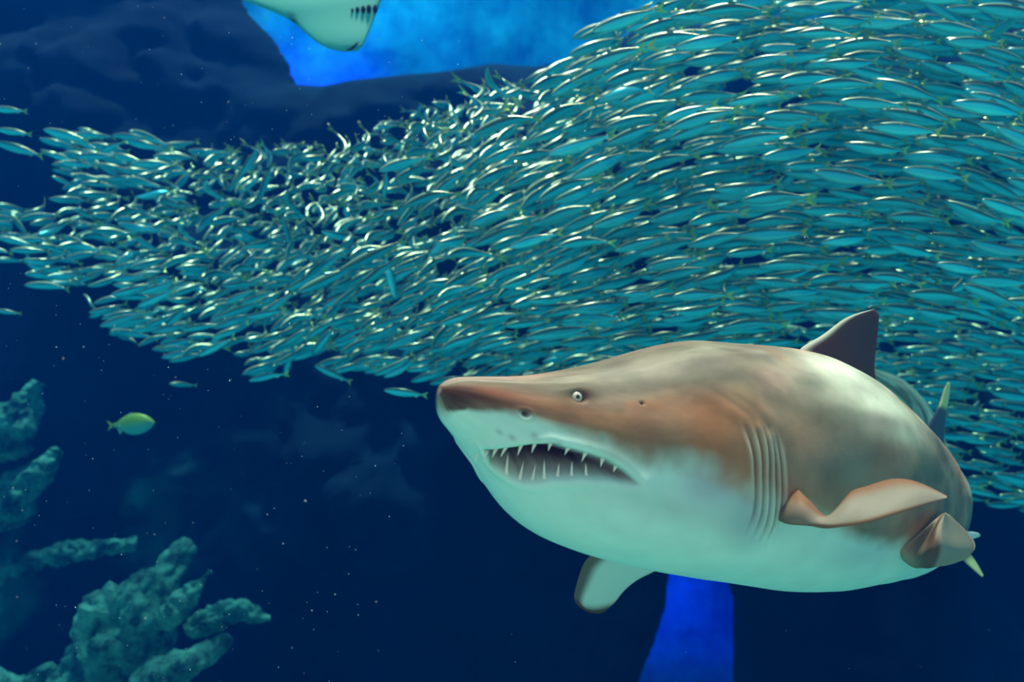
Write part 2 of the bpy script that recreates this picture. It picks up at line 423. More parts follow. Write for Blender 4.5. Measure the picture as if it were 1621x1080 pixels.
    blob(715, 624, .035, .8, (.06, .022, .014), .95); blob(760, 630, .07, .16, (.10, .035, .02), .9); blob(820, 640, .05, .12, (.18, .08, .045), .8)  # dark brown band below the snout, shade included in the colour
    blob(780, 595, .10, .30, (.55, .36, .29), .8)  # light along the snout's top edge painted in as pinkish skin
    blob(1110, 575, .09, .30, (.24, .21, .16), .8); blob(1000, 590, .10, .25, (.34, .30, .24), .7)
    blob(1230, 600, .05, .20, (.46, .28, .20), .7)
    blob(1285, 655, .10, .22, (.20, .14, .08), .85)
    blob(1265, 705, .06, .20, (.46, .25, .15), .7)
    blob(1340, 730, .12, .25, (.20, .19, .13), .75)
    blob(1340, 585, .16, .30, (.95, .92, .74), .9); blob(1400, 640, .20, .20, (.90, .88, .68), .8)  # bright highlight beside the dorsal fin painted into the skin
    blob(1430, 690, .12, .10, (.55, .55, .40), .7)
    blob(1460, 740, .16, .22, (.16, .17, .11), .8)
    blob(1395, 665, .10, .07, (.24, .22, .16), .6)
    tl = sstep(SLEN-.55, SLEN-.40, s)[:, None]; back = back*(1-tl)+(np.array([.80, .74, .52])*(1-.55*sstep(-.1, .5, n3))[:, None])*tl  # tail strip painted pale and mottled for the dappled light on it
    n4 = fbm(np.stack([s*14+31, ta*5, ta*0+3], -1), 5); back = back*(1+.22*np.clip(n4, -1, 1))[:, None]
    back = lerp(back, back*np.array([.62, .72, .62]), sstep(.0, .6, n3+.3*n4)*.45)
    belly = np.array([.58, .86, .78])
    ct = np.interp(s, np.r_[ccs, ccs[-1]+.5, SLEN], np.r_[cct, 2.1, 2.0])
    ct = ct+n2*.08
    k = sstep(-.10, .12, (ta-ct)+nz*.05+nf*.03)
    k = np.where(s < .03, k*sstep(0, .03, s), k)
    bel = np.tile(belly, (len(s), 1))
    back0 = back; back = bel
    blob(1120, 775, .07, .16, (.40, .44, .52), .8); blob(1185, 820, .06, .25, (.28, .40, .44), .75); blob(1370, 880, .14, .18, (.42, .56, .60), .6); blob(1050, 800, .10, .12, (.45, .58, .58), .5)  # bluish patch, plus painted shading by gills, jaw hinge and under the pectoral
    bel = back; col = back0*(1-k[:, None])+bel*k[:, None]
    col *= (1+.05*nf)[:, None]
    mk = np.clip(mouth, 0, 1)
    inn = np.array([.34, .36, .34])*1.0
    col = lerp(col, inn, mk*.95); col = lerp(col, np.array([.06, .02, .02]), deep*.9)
    col = lerp(col, np.array([.72, .66, .52]), gr*.65)
    col = lerp(col, np.array([.10, .08, .06]), np.exp(-(gl/.0035)**2)*.6)
    col = lerp(col, np.array([.03, .02, .02]), np.exp(-(dnn/.0055)**2)*.9)
    col = lerp(col, np.array([.03, .02, .02]), np.exp(-(dsp_/.004)**2)*.9)
    col = lerp(col, np.array([.10, .05, .035]), np.exp(-(np.hypot(s-eye_st[0]-.012, (ta-eye_st[1]+.05)*.15)/.017)**2)*.9)
    for a, b in spots: col = lerp(col, np.array([.25, .38, .33]), np.exp(-(np.hypot(s-a, (ta-b)*.15)/.007)**2)*.6)
    n = len(sg); Fc = grid_faces(n, nt, True)
    Fc += [tuple(range(nt)), tuple(range((n-1)*nt+nt-1, (n-1)*nt-1, -1))]
    return Vn, Fc, np.clip(col, 0, 1), (s, t)

def fin_mesh(rows, thick, colf, nu=34, nv=30, cut=0.0):
    """rows of (px,py,Y) points from root to tip -> closed thin lens; returns verts, faces, colours"""
    R = [resamp([P3(*p) for p in r], nv) for r in rows]
    R = np.array(R); k = len(rows)
    G = spl(np.arange(k), R.reshape(k, -1), np.linspace(0, k-1, nu)).reshape(nu, nv, 3)
    du = np.gradient(G, axis=0); dv = np.gradient(G, axis=1); N = np.cross(du, dv); N /= np.linalg.norm(N, axis=2)[..., None]+1e-9
    v = np.linspace(0, 1, nv); u = np.linspace(0, 1, nu)
    prof = (np.maximum(v*(1-v), 0)**.55*1.6)[None, :]*(v*0+1)
    lead = np.maximum(v, 1e-4)**.35*(1-v)**.8*1.35
    h = thick*(lead[None, :])*((1-u)[:, None]**.7*.85+.12)*(np.sqrt(np.clip((1-u)/.06, 0, 1)))[:, None]
    A = G+N*h[..., None]; B = G-N*h[..., None]
    V = np.r_[A.reshape(-1, 3), B.reshape(-1, 3)]
    f1 = grid_faces(nu, nv); f2 = [tuple(reversed(f)) for f in grid_faces(nu, nv, off=nu*nv)]
    K = nu*nv; fs = f1+f2
    for i in range(nu-1): fs += [(i*nv, K+i*nv, K+(i+1)*nv, (i+1)*nv), (i*nv+nv-1, (i+1)*nv+nv-1, K+(i+1)*nv+nv-1, K+i*nv+nv-1)]
    for j in range(nv-1): fs += [(j, j+1, K+j+1, K+j), ((nu-1)*nv+j, K+(nu-1)*nv+j, K+(nu-1)*nv+j+1, (nu-1)*nv+j+1)]
    uu, vv = np.meshgrid(u, v, indexing='ij')
    c = colf(uu.ravel(), vv.ravel()); return V, fs, np.r_[c, c]

def solid(c): return lambda u, v: np.tile(np.array(c), (len(u), 1))
def edge_dark(base, tip, u0=.7, ew=.12):
    def f(u, v):
        k = np.maximum(sstep(u0, 1, u), sstep(ew, 0, np.minimum(v, 1-v)))
        return np.array(base)*(1-k[:, None])+np.array(tip)*k[:, None]
    return f
def root_tip(a, b, u0, u1):
    def f(u, v):
        k = sstep(u0, u1, u); return np.array(a)*(1-k[:, None])+np.array(b)*k[:, None]
    return f

FINS = []
def dY(x): return 2.36+(x-1262)/129.*.36
# first dorsal; highlight at base and leading edge painted into the colour
FINS.append((
 [[(1262, 575, dY(1262)), (1300, 595, dY(1300)), (1345, 625, dY(1345)), (1388, 655, dY(1388))],
  [(1268, 552, dY(1268)), (1310, 566, dY(1310)), (1350, 592, dY(1350)), (1392, 619, dY(1392))],
  [(1300, 532, dY(1300)), (1330, 545, dY(1330)), (1362, 566, dY(1362)), (1385, 588, dY(1385))],
  [(1329, 510, dY(1329)), (1352, 522, dY(1352)), (1372, 534, dY(1372)), (1387, 552, dY(1387))],
  [(1355, 497, dY(1355)), (1370, 505, dY(1370)), (1382, 514, dY(1382)), (1390, 522, dY(1390))],
  [(1382, 490, dY(1382)), (1386, 491, dY(1386)), (1389, 494, dY(1389)), (1392, 498, dY(1392))]],
  .016, lambda u, v: (lambda k: np.array([.62, .56, .44])*(1-k[:, None])+np.array([.10, .026, .009])*k[:, None])(sstep(.14, .24, u+v*.25)*sstep(.02, .10, v)*.97)))
# near pectoral
FINS.append((
 [[(1215, 800, 2.06), (1235, 775, 2.06), (1262, 752, 2.08)],
  [(1236, 826, 1.955), (1250, 805, 1.945), (1262, 772, 1.975)],
  [(1270, 832, 1.915), (1278, 815, 1.915), (1287, 798, 1.93)],
  [(1306, 835, 1.885), (1308, 826, 1.90), (1312, 816, 1.92)],
  [(1336, 834, 1.87), (1340, 806, 1.90), (1342, 783, 1.95)],
  [(1372, 828, 1.865), (1371, 800, 1.90), (1368, 771, 1.96)],
  [(1415, 815, 1.865), (1415, 788, 1.90), (1408, 759, 1.96)],
  [(1460, 801, 1.88), (1460, 782, 1.90), (1452, 763, 1.94)],
  [(1499, 788, 1.90), (1499, 787, 1.905), (1499, 785, 1.91)]],
  .014, lambda u, v: (lambda k: np.array([.27, .235, .18])*(1-k[:, None])+np.array([.25, .115, .055])*k[:, None])(np.clip(sstep(.45, .95, v)+sstep(.10, .0, v)+sstep(.45, .1, u)*.5, 0, 1))))
# far pectoral, hanging below the belly
FINS.append((
 [[(1000, 850, 2.36), (1050, 860, 2.42), (1100, 868, 2.48)],
  [(938, 878, 2.40), (985, 890, 2.45), (1042, 902, 2.50)],
  [(918, 908, 2.44), (960, 916, 2.48), (1012, 917, 2.53)],
  [(910, 936, 2.47), (945, 942, 2.51), (988, 936, 2.55)],
  [(912, 956, 2.50), (940, 962, 2.54), (972, 956, 2.57)],
  [(932, 970, 2.53), (945, 972, 2.55), (955, 970, 2.57)]],
  .013, lambda u, v: (lambda k: np.array([.72, .80, .74])*(1-k[:, None])+np.array([.11, .055, .022])*k[:, None])(np.clip(sstep(.68, .90, u)+sstep(.26, .08, v)*.9+sstep(.94, 1, v)*.4, 0, 1))))
# near pelvic, folded; shade at the fold painted into the colour
FINS.append((
 [[(1430, 888, 2.29), (1447, 896, 2.29), (1464, 897, 2.24), (1498, 893, 2.34), (1528, 886, 2.42)],
  [(1425, 872, 2.26), (1445, 878, 2.27), (1470, 872, 2.20), (1510, 872, 2.34), (1544, 864, 2.46)],
  [(1444, 854, 2.27), (1462, 856, 2.30), (1480, 844, 2.22), (1505, 846, 2.34), (1527, 838, 2.44)],
  [(1490, 814, 2.34), (1493, 813, 2.33), (1496, 811, 2.30), (1499, 813, 2.34), (1503, 815, 2.38)]],
  .010, lambda u, v: (lambda k: np.array([.34, .26, .18])*(1-k[:, None])+np.array([.10, .055, .03])*k[:, None])(np.where(v < .36, sstep(.02, .33, v), sstep(.40, .36, v))*.95+sstep(.93, 1, v)*.4)))
# second dorsal; light on its upper part painted in as yellow
FINS.append((
 [[(1462, 688, 3.30), (1478, 698, 3.36), (1494, 710, 3.42)],
  [(1478, 660, 3.32), (1486, 664, 3.36), (1496, 672, 3.42)],
  [(1489, 638, 3.34), (1494, 640, 3.37), (1500, 642, 3.40)],
  [(1494, 620, 3.35), (1498, 621, 3.37), (1503, 623, 3.39)],
  [(1500, 606, 3.36), (1502, 605, 3.37), (1504, 607, 3.38)]],
  .014, root_tip((.10, .10, .12), (.95, .74, .30), .38, .5)))
# anal fin and far pelvic tip
FINS.append((
 [[(1480, 850, 3.30), (1492, 848, 3.34), (1505, 845, 3.38)],
  [(1515, 878, 3.32), (1522, 874, 3.35), (1530, 870, 3.38)],
  [(1535, 896, 3.33), (1540, 893, 3.35), (1546, 891, 3.37)],
  [(1554, 913, 3.34), (1556, 912, 3.35), (1557, 911, 3.36)]],
  .012, root_tip((.20, .18, .12), (.90, .76, .32), .4, .65)))
FINS.append((
 [[(1490, 840, 3.20), (1490, 850, 3.20), (1490, 860, 3.20)],
  [(1525, 841, 3.24), (1527, 848, 3.24), (1526, 856, 3.24)],
  [(1545, 843, 3.26), (1547, 847, 3.26), (1545, 852, 3.26)],
  [(1550, 847, 3.27), (1551, 848, 3.27), (1550, 850, 3.27)]],
  .010, solid((.75, .78, .74))))
V, Fc, Cc, (ss, tt) = build_shark()
for rows, th, cf in FINS:
    v, f, c = fin_mesh(rows, th, cf); k = len(V)
    V = np.r_[V, v]; Cc = np.r_[Cc, c]; Fc = Fc+[tuple(i+k for i in q) for q in f]
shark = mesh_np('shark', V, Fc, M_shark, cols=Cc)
tag(shark, 'large brown shark with white belly and open toothy mouth, swimming below the fish school', 'shark')

def shark_child(name, V, Fc, m, cols=None, label=None):
    o = mesh_np(name, V, Fc, m, shark, cols)
    if label: o['label'] = label
    return o
def uv_sphere(c, r, axis, n=24):
    a = Vector(axis).normalized(); M = a.to_track_quat('Z', 'Y').to_matrix()
    V = []; K = []
    for i in range(n+1):
        t = math.pi*i/n
        for j in range(n):
            p = 2*math.pi*j/n; d = M @ Vector((math.sin(t)*math.cos(p), math.sin(t)*math.sin(p), math.cos(t)))
            V.append(tuple(Vector(c)+d*r)); g = math.degrees(t)
            K.append((.01, .01, .01) if g < 19 else (.62, .58, .46) if g < 60 else (.30, .24, .18))
    return np.array(V), grid_faces(n+1, n, True), np.array(K)
for side in (1, -1):
    th = eye_st[1] if side == 1 else 2*math.pi-eye_st[1]
    s_ = np.array([eye_st[0]]); C, T, L, U, Wd = sh_frames(s_); p = sh_body(s_, np.array([th]))[0]
    out = L[0]*side*.95+U[0]*.1+T[0]*.35; out /= np.linalg.norm(out)
    v, f, c = uv_sphere(p-L[0]*side*.0105, .0125, out); shark_child('eye', v, f, M_eye, c, 'pale eye with small dark pupil')
def tooth(base, tipd, ln, r, name='tooth', m=M_tooth):
    base = np.array(base); a = tipd/np.linalg.norm(tipd); s1 = np.cross(a, [.3, .9, .1]); s1 /= np.linalg.norm(s1); s2 = np.cross(a, s1)
    V = []; n = 8; rr = [1.25, .9, .6, .35, .06]
    for i, k in enumerate(rr):
        h = (i/4.)*ln
        for j in range(n):
            t = 2*math.pi*j/n; V.append(base+a*h+s2*math.sin(i/4*1.5)*ln*.10+(s1*math.cos(t)+s2*.7*math.sin(t))*r*k)
    Fc = grid_faces(5, n, True)+[tuple(range(n)), tuple(range(5*n-1, 4*n-1, -1))]
    return shark_child(name, np.array(V), Fc, m)
rnd = random.Random(4)
def along(pl, us):
    P = np.array(pl); d = np.r_[0, np.cumsum(np.hypot(np.diff(P[:, 0]), np.diff(P[:, 1])*RS))]
    return [(np.interp(u*d[-1], d, P[:, 0]), np.interp(u*d[-1], d, P[:, 1])) for u in us]
U_line = [(s_u0, math.pi)]+up_lip; L_line = ([(s_l0, math.pi)]+lo_lip[::-1])
for side in (1, -1):
    for (line, us, sgn) in ((U_line, [.10, .2, .30, .40, .49, .56, .63, .70, .77, .84, .90], -1), (L_line, [.08, .18, .27, .36, .45, .54, .62, .70, .78], 1)):
        for k, (a, b) in enumerate(along(line, us)):
            if side < 0 and us[k] < .4: continue
            th = b if side == 1 else 2*math.pi-b
            s_ = np.array([a]); C, T, L, U, Wd = sh_frames(s_); p = sh_body(s_, np.array([th]))[0]
            inw = (C[0]-p); inw /= np.linalg.norm(inw)
            ln = (.030 if sgn < 0 else .046)*(1-.55*us[k])*rnd.uniform(.8, 1.2)
            base = p+inw*.012-sgn*U[0]*(-.002 if sgn < 0 else .008)
            d = U[0]*sgn+T[0]*rnd.uniform(-.1, .25)+inw*.1
            tooth(base, d, ln, .0042)

# ------------------------------------------------------------------ the school of sardines
def fish_mesh_data(name, bend, nr=26, nt=14, seed=0, yellow=False, fins=True):
    """slender fish of length 1, nose at +x .5, tail at -x .5, back +z; bend = (side offset at the tail, curvature at the head)"""
    if yellow: prof = [(0, .008, .01), (.05, .035, .07), (.15, .07, .15), (.35, .085, .22), (.55, .07, .20), (.72, .04, .11), (.82, .018, .05), (.88, .012, .04)]
    else: prof = [(0, .006, .008), (.03, .022, .028), (.10, .040, .055), (.25, .055, .085), (.42, .058, .096), (.60, .045, .078), (.75, .026, .045), (.85, .012, .024), (.89, .007, .020)]
    P = np.array(prof); u = np.linspace(0, .89 if not yellow else .88, nr); w = spl(P[:, 0], P[:, 1:], u); w = np.maximum(w, .004)
    V = []; K = []
    th = np.linspace(0, 2*np.pi, nt, endpoint=False)
    for i, uu in enumerate(u):
        for t in th:
            c = math.cos(t); V.append((.5-uu, math.sin(t)*w[i, 0]*(abs(math.sin(t))**.0), c*w[i, 1]))
            if yellow:
                k = sstep(-.35, .45, c+.5*(uu-.3)); col = np.array([.08, .42, .36])*(1-k)+np.array([.36, .52, .06])*k
            else:
                k = float(sstep(.42, .60, c)); k2 = float(sstep(.86, .97, c)); flank = np.array([.05, .76, .94])*(1-.15*abs(c)) if c > -.6 else np.array([.14, .86, .92])
                col = flank*(1-k)+np.array([.015, .10, .11])*k; col = col*(1-k2)+np.array([.74, .80, .50])*k2  # sunlit top line of the back painted in as a pale stripe
                if uu < .11: col = col*.8+np.array([.3, .36, .2])*.2
                d = math.hypot(uu-.055, (c-.25)*.04)
                if d < .016 and abs(math.sin(t)) > .5: col = np.array([.01, .02, .02])
            K.append(col)
    Fc = grid_faces(nr, nt, True)+[tuple(range(nt)), tuple(range(nr*nt-1, (nr-1)*nt-1, -1))]
    def plate(pts, col, th=.004):
        k = len(V); n = len(pts)
        for sgn in (1, -1):
            for x, z in pts: V.append((x, sgn*th, z)); K.append(np.array(col))
        Fc.append(tuple(range(k, k+n))); Fc.append(tuple(range(k+2*n-1, k+n-1, -1)))
        for i in range(n): j = (i+1) % n; Fc.append((k+j, k+i, k+n+i, k+n+j))
    tc_ = (.45, .62, .22) if not yellow else (.55, .55, .06)
    fk = 1.0 if not yellow else 1.2
    plate([(-.37, .018), (-.44, .045*fk), (-.515, .088*fk), (-.49, .045*fk), (-.455, .0)], tc_)
    plate([(-.455, .0), (-.49, -.045*fk), (-.515, -.088*fk), (-.44, -.045*fk), (-.37, -.018)], tc_)
    if fins:
        z0 = .085 if not yellow else .20
        plate([(.06, z0), (.03, z0+.045), (-.05, z0+.012), (-.06, z0-.01)], (.12, .28, .26))
        plate([(-.18, -.05 if not yellow else -.12), (-.25, -.085 if not yellow else -.2), (-.30, -.05), (-.30, -.03)], (.3, .5, .4))
    V = np.array(V); K = np.array(K)
    s0, s1 = bend; x = V[:, 0]; lat = s0*np.where(x < .1, (x-.1)**2, 0)*2.2+s1*np.where(x > .1, (x-.1)**2, 0)*2.2
    V[:, 1] += lat
    return V, Fc, K
BENDS = [(0, 0), (.35, .1), (-.35, -.1), (.75, .3), (-.75, -.3), (.35, -.35), (-.35, .35)]
FM = []
for i, b in enumerate(BENDS):
    v, f, k = fish_mesh_data('sardine', b)
    me = bpy.data.meshes.new('sardine'); me.from_pydata(v.tolist(), [], f); me.polygons.foreach_set('use_smooth', [len(p.vertices) == 4 and p.index < 25*14 for p in me.polygons])
    a = me.color_attributes.new('col', 'FLOAT_COLOR', 'POINT'); c4 = np.ones((len(v), 4), np.float32); c4[:, :3] = k; a.data.foreach_set('color', c4.ravel()); me.materials.append(M_fish)
    FM.append(me)

school = [(-60, 330), (30, 318), (90, 330), (118, 300), (60, 232), (70, 200), (150, 203), (230, 208), (330, 236), (400, 236), (440, 222), (480, 228), (525, 232), (570, 205), (630, 180), (700, 155), (745, 160), (760, 128), (800, 135),
 (860, 105), (910, 95), (935, 40), (985, 20), (1040, -10), (1080, -60), (1200, -150), (1420, -190), (1650, -170), (1850, -60), (1930, 120), (1900, 330), (1960, 520), (1870, 700), (1760, 815), (1690, 830), (1600, 808), (1540, 800), (1440, 760), (1200, 700), (800, 640), (690, 612), (640, 600), (560, 592), (500, 572), (470, 570), (425, 606), (405, 590), (370, 562), (330, 560), (290, 575), (250, 548), (200, 545), (150, 515), (130, 470), (60, 460), (20, 430), (-60, 470)]
CTRL = np.array([  # px, py, slope of the fish in the picture (deg), turn towards the viewer (deg), distance of the front sheet
 (1000, 60, 22, 8, 3.35), (1150, 40, 10, 5, 3.3), (1300, 40, 1, 0, 3.3), (1500, 60, -10, 0, 3.3), (1610, 150, -16, 0, 3.35),
 (1000, 200, 21, 8, 3.4), (1200, 250, 8, 5, 3.35), (1400, 250, -6, 0, 3.4), (1590, 280, -18, 0, 3.4), (900, 350, 22, 12, 3.5), (1100, 400, 12, 8, 3.5),
 (1300, 450, 0, 0, 3.6), (1550, 450, -12, 0, 3.6), (900, 520, 8, 10, 3.6), (1200, 520, 4, 5, 3.6), (1450, 600, -3, 0, 4.9), (1580, 700, -12, 0, 4.9),
 (760, 380, 27, 20, 3.7), (650, 480, 30, 22, 3.9), (560, 420, 27, 25, 4.0), (400, 500, 24, 20, 4.2), (250, 480, 12, 10, 4.3), (130, 440, 4, 12, 4.4), (200, 540, 5, 5, 4.3),
 (60, 400, -2, 20, 4.6), (0, 380, -8, 25, 4.6), (100, 220, -20, 10, 4.6), (220, 240, -15, 15, 4.7), (500, 300, 62, 60, 4.3), (440, 340, 58, 58, 4.3), (540, 350, 52, 55, 4.1), (480, 250, 65, 60, 4.3), (400, 280, 60, 60, 4.5), (360, 350, 55, 58, 4.4), (300, 290, 50, 60, 4.5), (260, 370, 40, 58, 4.5), (180, 340, 30, 55, 4.6), (110, 340, 20, 55, 4.6),
 (330, 420, 15, 40, 4.4), (600, 230, 66, 55, 4.2), (600, 290, 58, 52, 4.1), (700, 200, 66, 50, 4.0), (800, 170, 45, 45, 3.8), (850, 220, 28, 15, 3.6), (420, 400, 35, 50, 4.3), (680, 270, 35, 35, 3.9), (640, 580, 15, 10, 3.9)], float)
def field(x, y):
    d = (CTRL[:, 0]-x)**2+((CTRL[:, 1]-y)*1.2)**2+400.; w = 1/d**1.7; w /= w.sum()
    return w @ CTRL[:, 2:5]
rng = np.random.RandomState(12)
SPL = []      # sample points of placed fish, for spacing
def fish_frame(px, py, Y, slope, turn, roll=0):
    a = math.radians(slope); t = math.radians(turn)
    X = np.array([-math.cos(t)*math.cos(a), -math.sin(t), -math.cos(t)*math.sin(a)])      # towards the nose
    Z0 = np.array([0, 0, 1.]); Yv = np.cross(Z0, X); Yv /= np.linalg.norm(Yv); Zv = np.cross(X, Yv)
    c, s_ = math.cos(roll), math.sin(roll)
    return P3(px, py, Y), X, Yv*c+Zv*s_, Zv*c-Yv*s_
PTS = np.zeros((6000, 5, 3)); NP_ = 0
def try_place(px, py, Y, slope, turn, L, roll, sep, b=0):
    global NP_
    C, X, Yv, Zv = fish_frame(px, py, Y, slope, turn, roll)
    xx = np.linspace(-.44, .44, 5); lat = np.where(xx < .1, BENDS[b][0], BENDS[b][1])*(xx-.1)**2*2.2
    q = C+X*(xx*L)[:, None]+Yv*(lat*L)[:, None]
    if NP_:
        near = PTS[:NP_]
        m = np.abs(near[:, 2]-C).max(1) < .3
        if m.any():
            D = np.linalg.norm(near[m][:, :, None, :]-q[None, None], axis=3)
            if D.min() < sep: return None
    PTS[NP_] = q; NP_ += 1
    return C, X, Yv, Zv
def shark_block(px, py, Y):
    return Y < 4.75 and px > 640 and py > 500+max(0, (900-px)*.25) and not (px < 1240 and py < 545) and not (py < 480)
poly_q = np.array(school, float)
FRONT = []; BACK = []
def lone(px, py, Y, slope, turn, L, label, bend=0, roll=-.25):
    fr = try_place(px, py, Y, slope, turn, L, roll, 0.0, bend)
    FRONT.append((fr, L, bend, label, px, py))
lone(14, 174, 4.5, -4, 5, .16, 'small silvery fish at the left edge, topmost of three beside open blue water')
lone(22, 209, 4.6, -8, 5, .16, 'small silvery fish at the left edge, middle one of three above the school\'s tail')
lone(30, 236, 4.5, -16, 5, .22, 'silvery fish at the left edge, lowest and longest of three slanting down right')
lone(12, 494, 4.6, -8, 15, .12, 'small silvery fish alone at the left edge under the school')
lone(290, 609, 4.6, -6, 35, .13, 'tiny dim fish alone in dark water under the school, above the yellow fish')
lone(527, 592, 4.2, -25, 5, .17, 'dim fish slanting down right just beneath the school\'s lower edge')
lone(642, 622, 4.2, -7, 0, .185, 'slim fish alone beneath the school, just left of the shark\'s snout')
lone(205, 216, 4.6, -4, 0, .16, 'silvery fish swimming level above the left wing of the school')
lone(105, 214, 4.6, -14, 0, .22, 'long silvery fish at the upper left tip of the school')
lone(100, 287, 4.7, -25, 30, .11, 'small pale fish in the dark gap of the school\'s left end')
lone(990, 32, 3.2, 20, 6, .235, 'large striped fish outermost at the school\'s top left shoulder, against bright blue water', 1)
lone(968, 92, 3.2, 20, 6, .20, 'large fish just under the outermost fish of the top left shoulder', 1)
lone(776, 132, 3.8, -60, 55, .17, 'pale curved fish sticking up alone over the school\'s crest, tail raised', 3)
lone(800, 192, 3.5, 21, 5, .24, 'long dark-backed fish along the crest of the school, right under the raised-tail fish', 1, -.8)
lone(590, 404, 3.8, 27, 8, .28, 'long dark-backed fish slanting through the middle of the left wing', 0, -.9)
lone(522, 440, 3.85, 25, 8, .27, 'long dark fish slanting below another through the left wing', 0, -.9)
lone(680, 310, 3.7, 22, 8, .22, 'long dark-backed fish in mid school, slanting up right', 1, -.8)
lone(1110, 188, 3.2, 18, 6, .23, 'bright-bellied fish in the upper school with its whole flank in view', 1)
lone(1010, 465, 3.5, 5, 20, .12, 'small fish with a bright white glint in the school above the shark\'s head', 0)
N_FRONT = 300
def sample(n, y0, y1, sep, out, front, tries=90000):
    k = 0
    for _ in range(tries):
        if len(out) >= n: break
        px = rng.uniform(-70, 1700) if front else rng.uniform(-70, 1960); py = rng.uniform(-70, 830) if front else rng.uniform(-190, 830)
        if poly_sd(np.array([[px, py]]), poly_q)[0] > -6: continue
        if px < 78 and py < 300: continue
        sl, tn, Yf = field(px, py)
        jit = 5 if px > 750 else 9
        if tn > 40: jit = 22
        sl += rng.normal(0, jit); tn += rng.normal(0, 7 if px > 750 else 14)
        if rng.rand() < (.06 if px > 750 else .12): sl += rng.normal(0, 30); tn += rng.choice([-1, 1])*rng.uniform(20, 60)
        Y = min(Yf+rng.uniform(y0, y1), 5.9)
        if shark_block(px, py, Y): Y = 4.85+rng.uniform(0, .95)
        if front and (px < -25 or px > 1650 or py < -20): continue
        if front and px > 700 and py > 560 and px < 1380: continue
        if front and px > 1380 and py > 640 and px < 1500: continue
        L = rng.uniform(.18, .25)*(1.05 if px > 850 else .98 if px > 700 else .88)
        if px < 420 and not front and rng.rand() < .35: continue
        if tn > 35: b = rng.choice([1, 2, 3, 4, 3, 4])
        else: b = rng.choice([0, 0, 1, 2, 5, 6]) if px < 900 else rng.choice([0, 1, 2, 1, 2])
        fr = try_place(px, py, Y, sl, tn, L, rng.normal(-.3, .2), sep, b)
        if fr is None: continue
        out.append((fr, L, b, None, px, py))
sample(N_FRONT, -.05, .22, .058, FRONT, True)
sample(4000, .28, 1.7, .049, BACK, False)
print('sardines', len(FRONT), len(BACK))
COLS = [(-999, 'at its ragged left tip'), (150, 'straight above the yellow fish'), (330, 'left of the ray overhead'), (500, 'below the ray overhead'), (680, 'above the shark\'s snout'), (830, 'above the shark\'s eye'),
        (980, 'above the shark\'s forehead'), (1130, 'above the shark\'s gills'), (1280, 'above the shark\'s dorsal fin'), (1440, 'behind the shark\'s dorsal fin'), (1560, 'along the right border')]
def band(px, py):
    ys = np.arange(-60, 840, 6.); ins = ys[poly_sd(np.stack([ys*0+px, ys], -1), poly_q) < 0]
    if not len(ins): return 'middle'
    lo = max(ins.min(), 0); t = (py-lo)/(ins.max()-lo+1); return ['topmost', 'upper', 'middle', 'lower', 'bottom'][int(min(max(t, 0), .999)*5)]
cells = {}
for i, (fr, L, b, label, px, py) in enumerate(FRONT):
    if label: continue
    c = [n for x, n in COLS if px >= x][-1]; cells.setdefault((c, band(px, py)), []).append(i)
LAB = {}
def span(i):
    (C, X, Yv, Zv), L = FRONT[i][0], FRONT[i][1]; a = proj(C+X*L/2); b = proj(C-X*L/2); return b[0]-a[0], b[1]-a[1]
for (c, bd), ids in cells.items():
    left = list(ids); tilt = 'silvery fish'
    order = [('highest', lambda i: FRONT[i][5]), ('lowest', lambda i: -FRONT[i][5]), ('leftmost', lambda i: FRONT[i][4]), ('rightmost', lambda i: -FRONT[i][4]),
             ('longest-looking', lambda i: -np.hypot(*span(i))), ('shortest-looking', lambda i: np.hypot(*span(i))), ('steepest', lambda i: -abs(math.atan2(span(i)[1], abs(span(i)[0])+1e-6)))]
    for w, key in order:
        m = min(ids, key=key)
        if m in left: left.remove(m); LAB[m] = '%s silvery fish in the school\'s %s band %s' % (w, bd, c)
    for i in left: LAB[i] = 'silvery fish amid the crowd in the school\'s %s band %s' % (bd, c)
for i, (fr, L, b, label, px, py) in enumerate(FRONT):
    C, X, Yv, Zv = fr
    o = bpy.data.objects.new('sardine', FM[b]); COL.objects.link(o)
    M = Matrix(np.array([[X[k]*L, Yv[k]*L, Zv[k]*L, C[k]] for k in range(3)]+[[0, 0, 0, 1]]).tolist()); o.matrix_world = M
    tag(o, label or LAB[i], 'fish', 'sardines of the school')
# the remaining sardines behind them, beyond counting
bv = []; bf = []; bc = []; k = 0
low = [fish_mesh_data('x', b, nr=12, nt=8, fins=False) for b in BENDS]
for (fr, L, b, label, px, py) in BACK:
    C, X, Yv, Zv = fr; v, f, c = low[b]
    bv.append(C+L*(v[:, :1]*X+v[:, 1:2]*Yv+v[:, 2:3]*Zv)); bc.append(c*rng.uniform(.75, 1.15)); bf += [tuple(i+k for i in q) for q in f]; k += len(v)
M_fish2 = mat('sardine_skin_deep', attr='col', rough=.26, metal=.5)
o = mesh_np('sardine_school', np.concatenate(bv), bf, M_fish2, cols=np.clip(np.concatenate(bc), 0, 1))
tag(o, 'dense mass of teal sardines deeper inside the school, behind the front fish', 'fish school', kind='stuff')

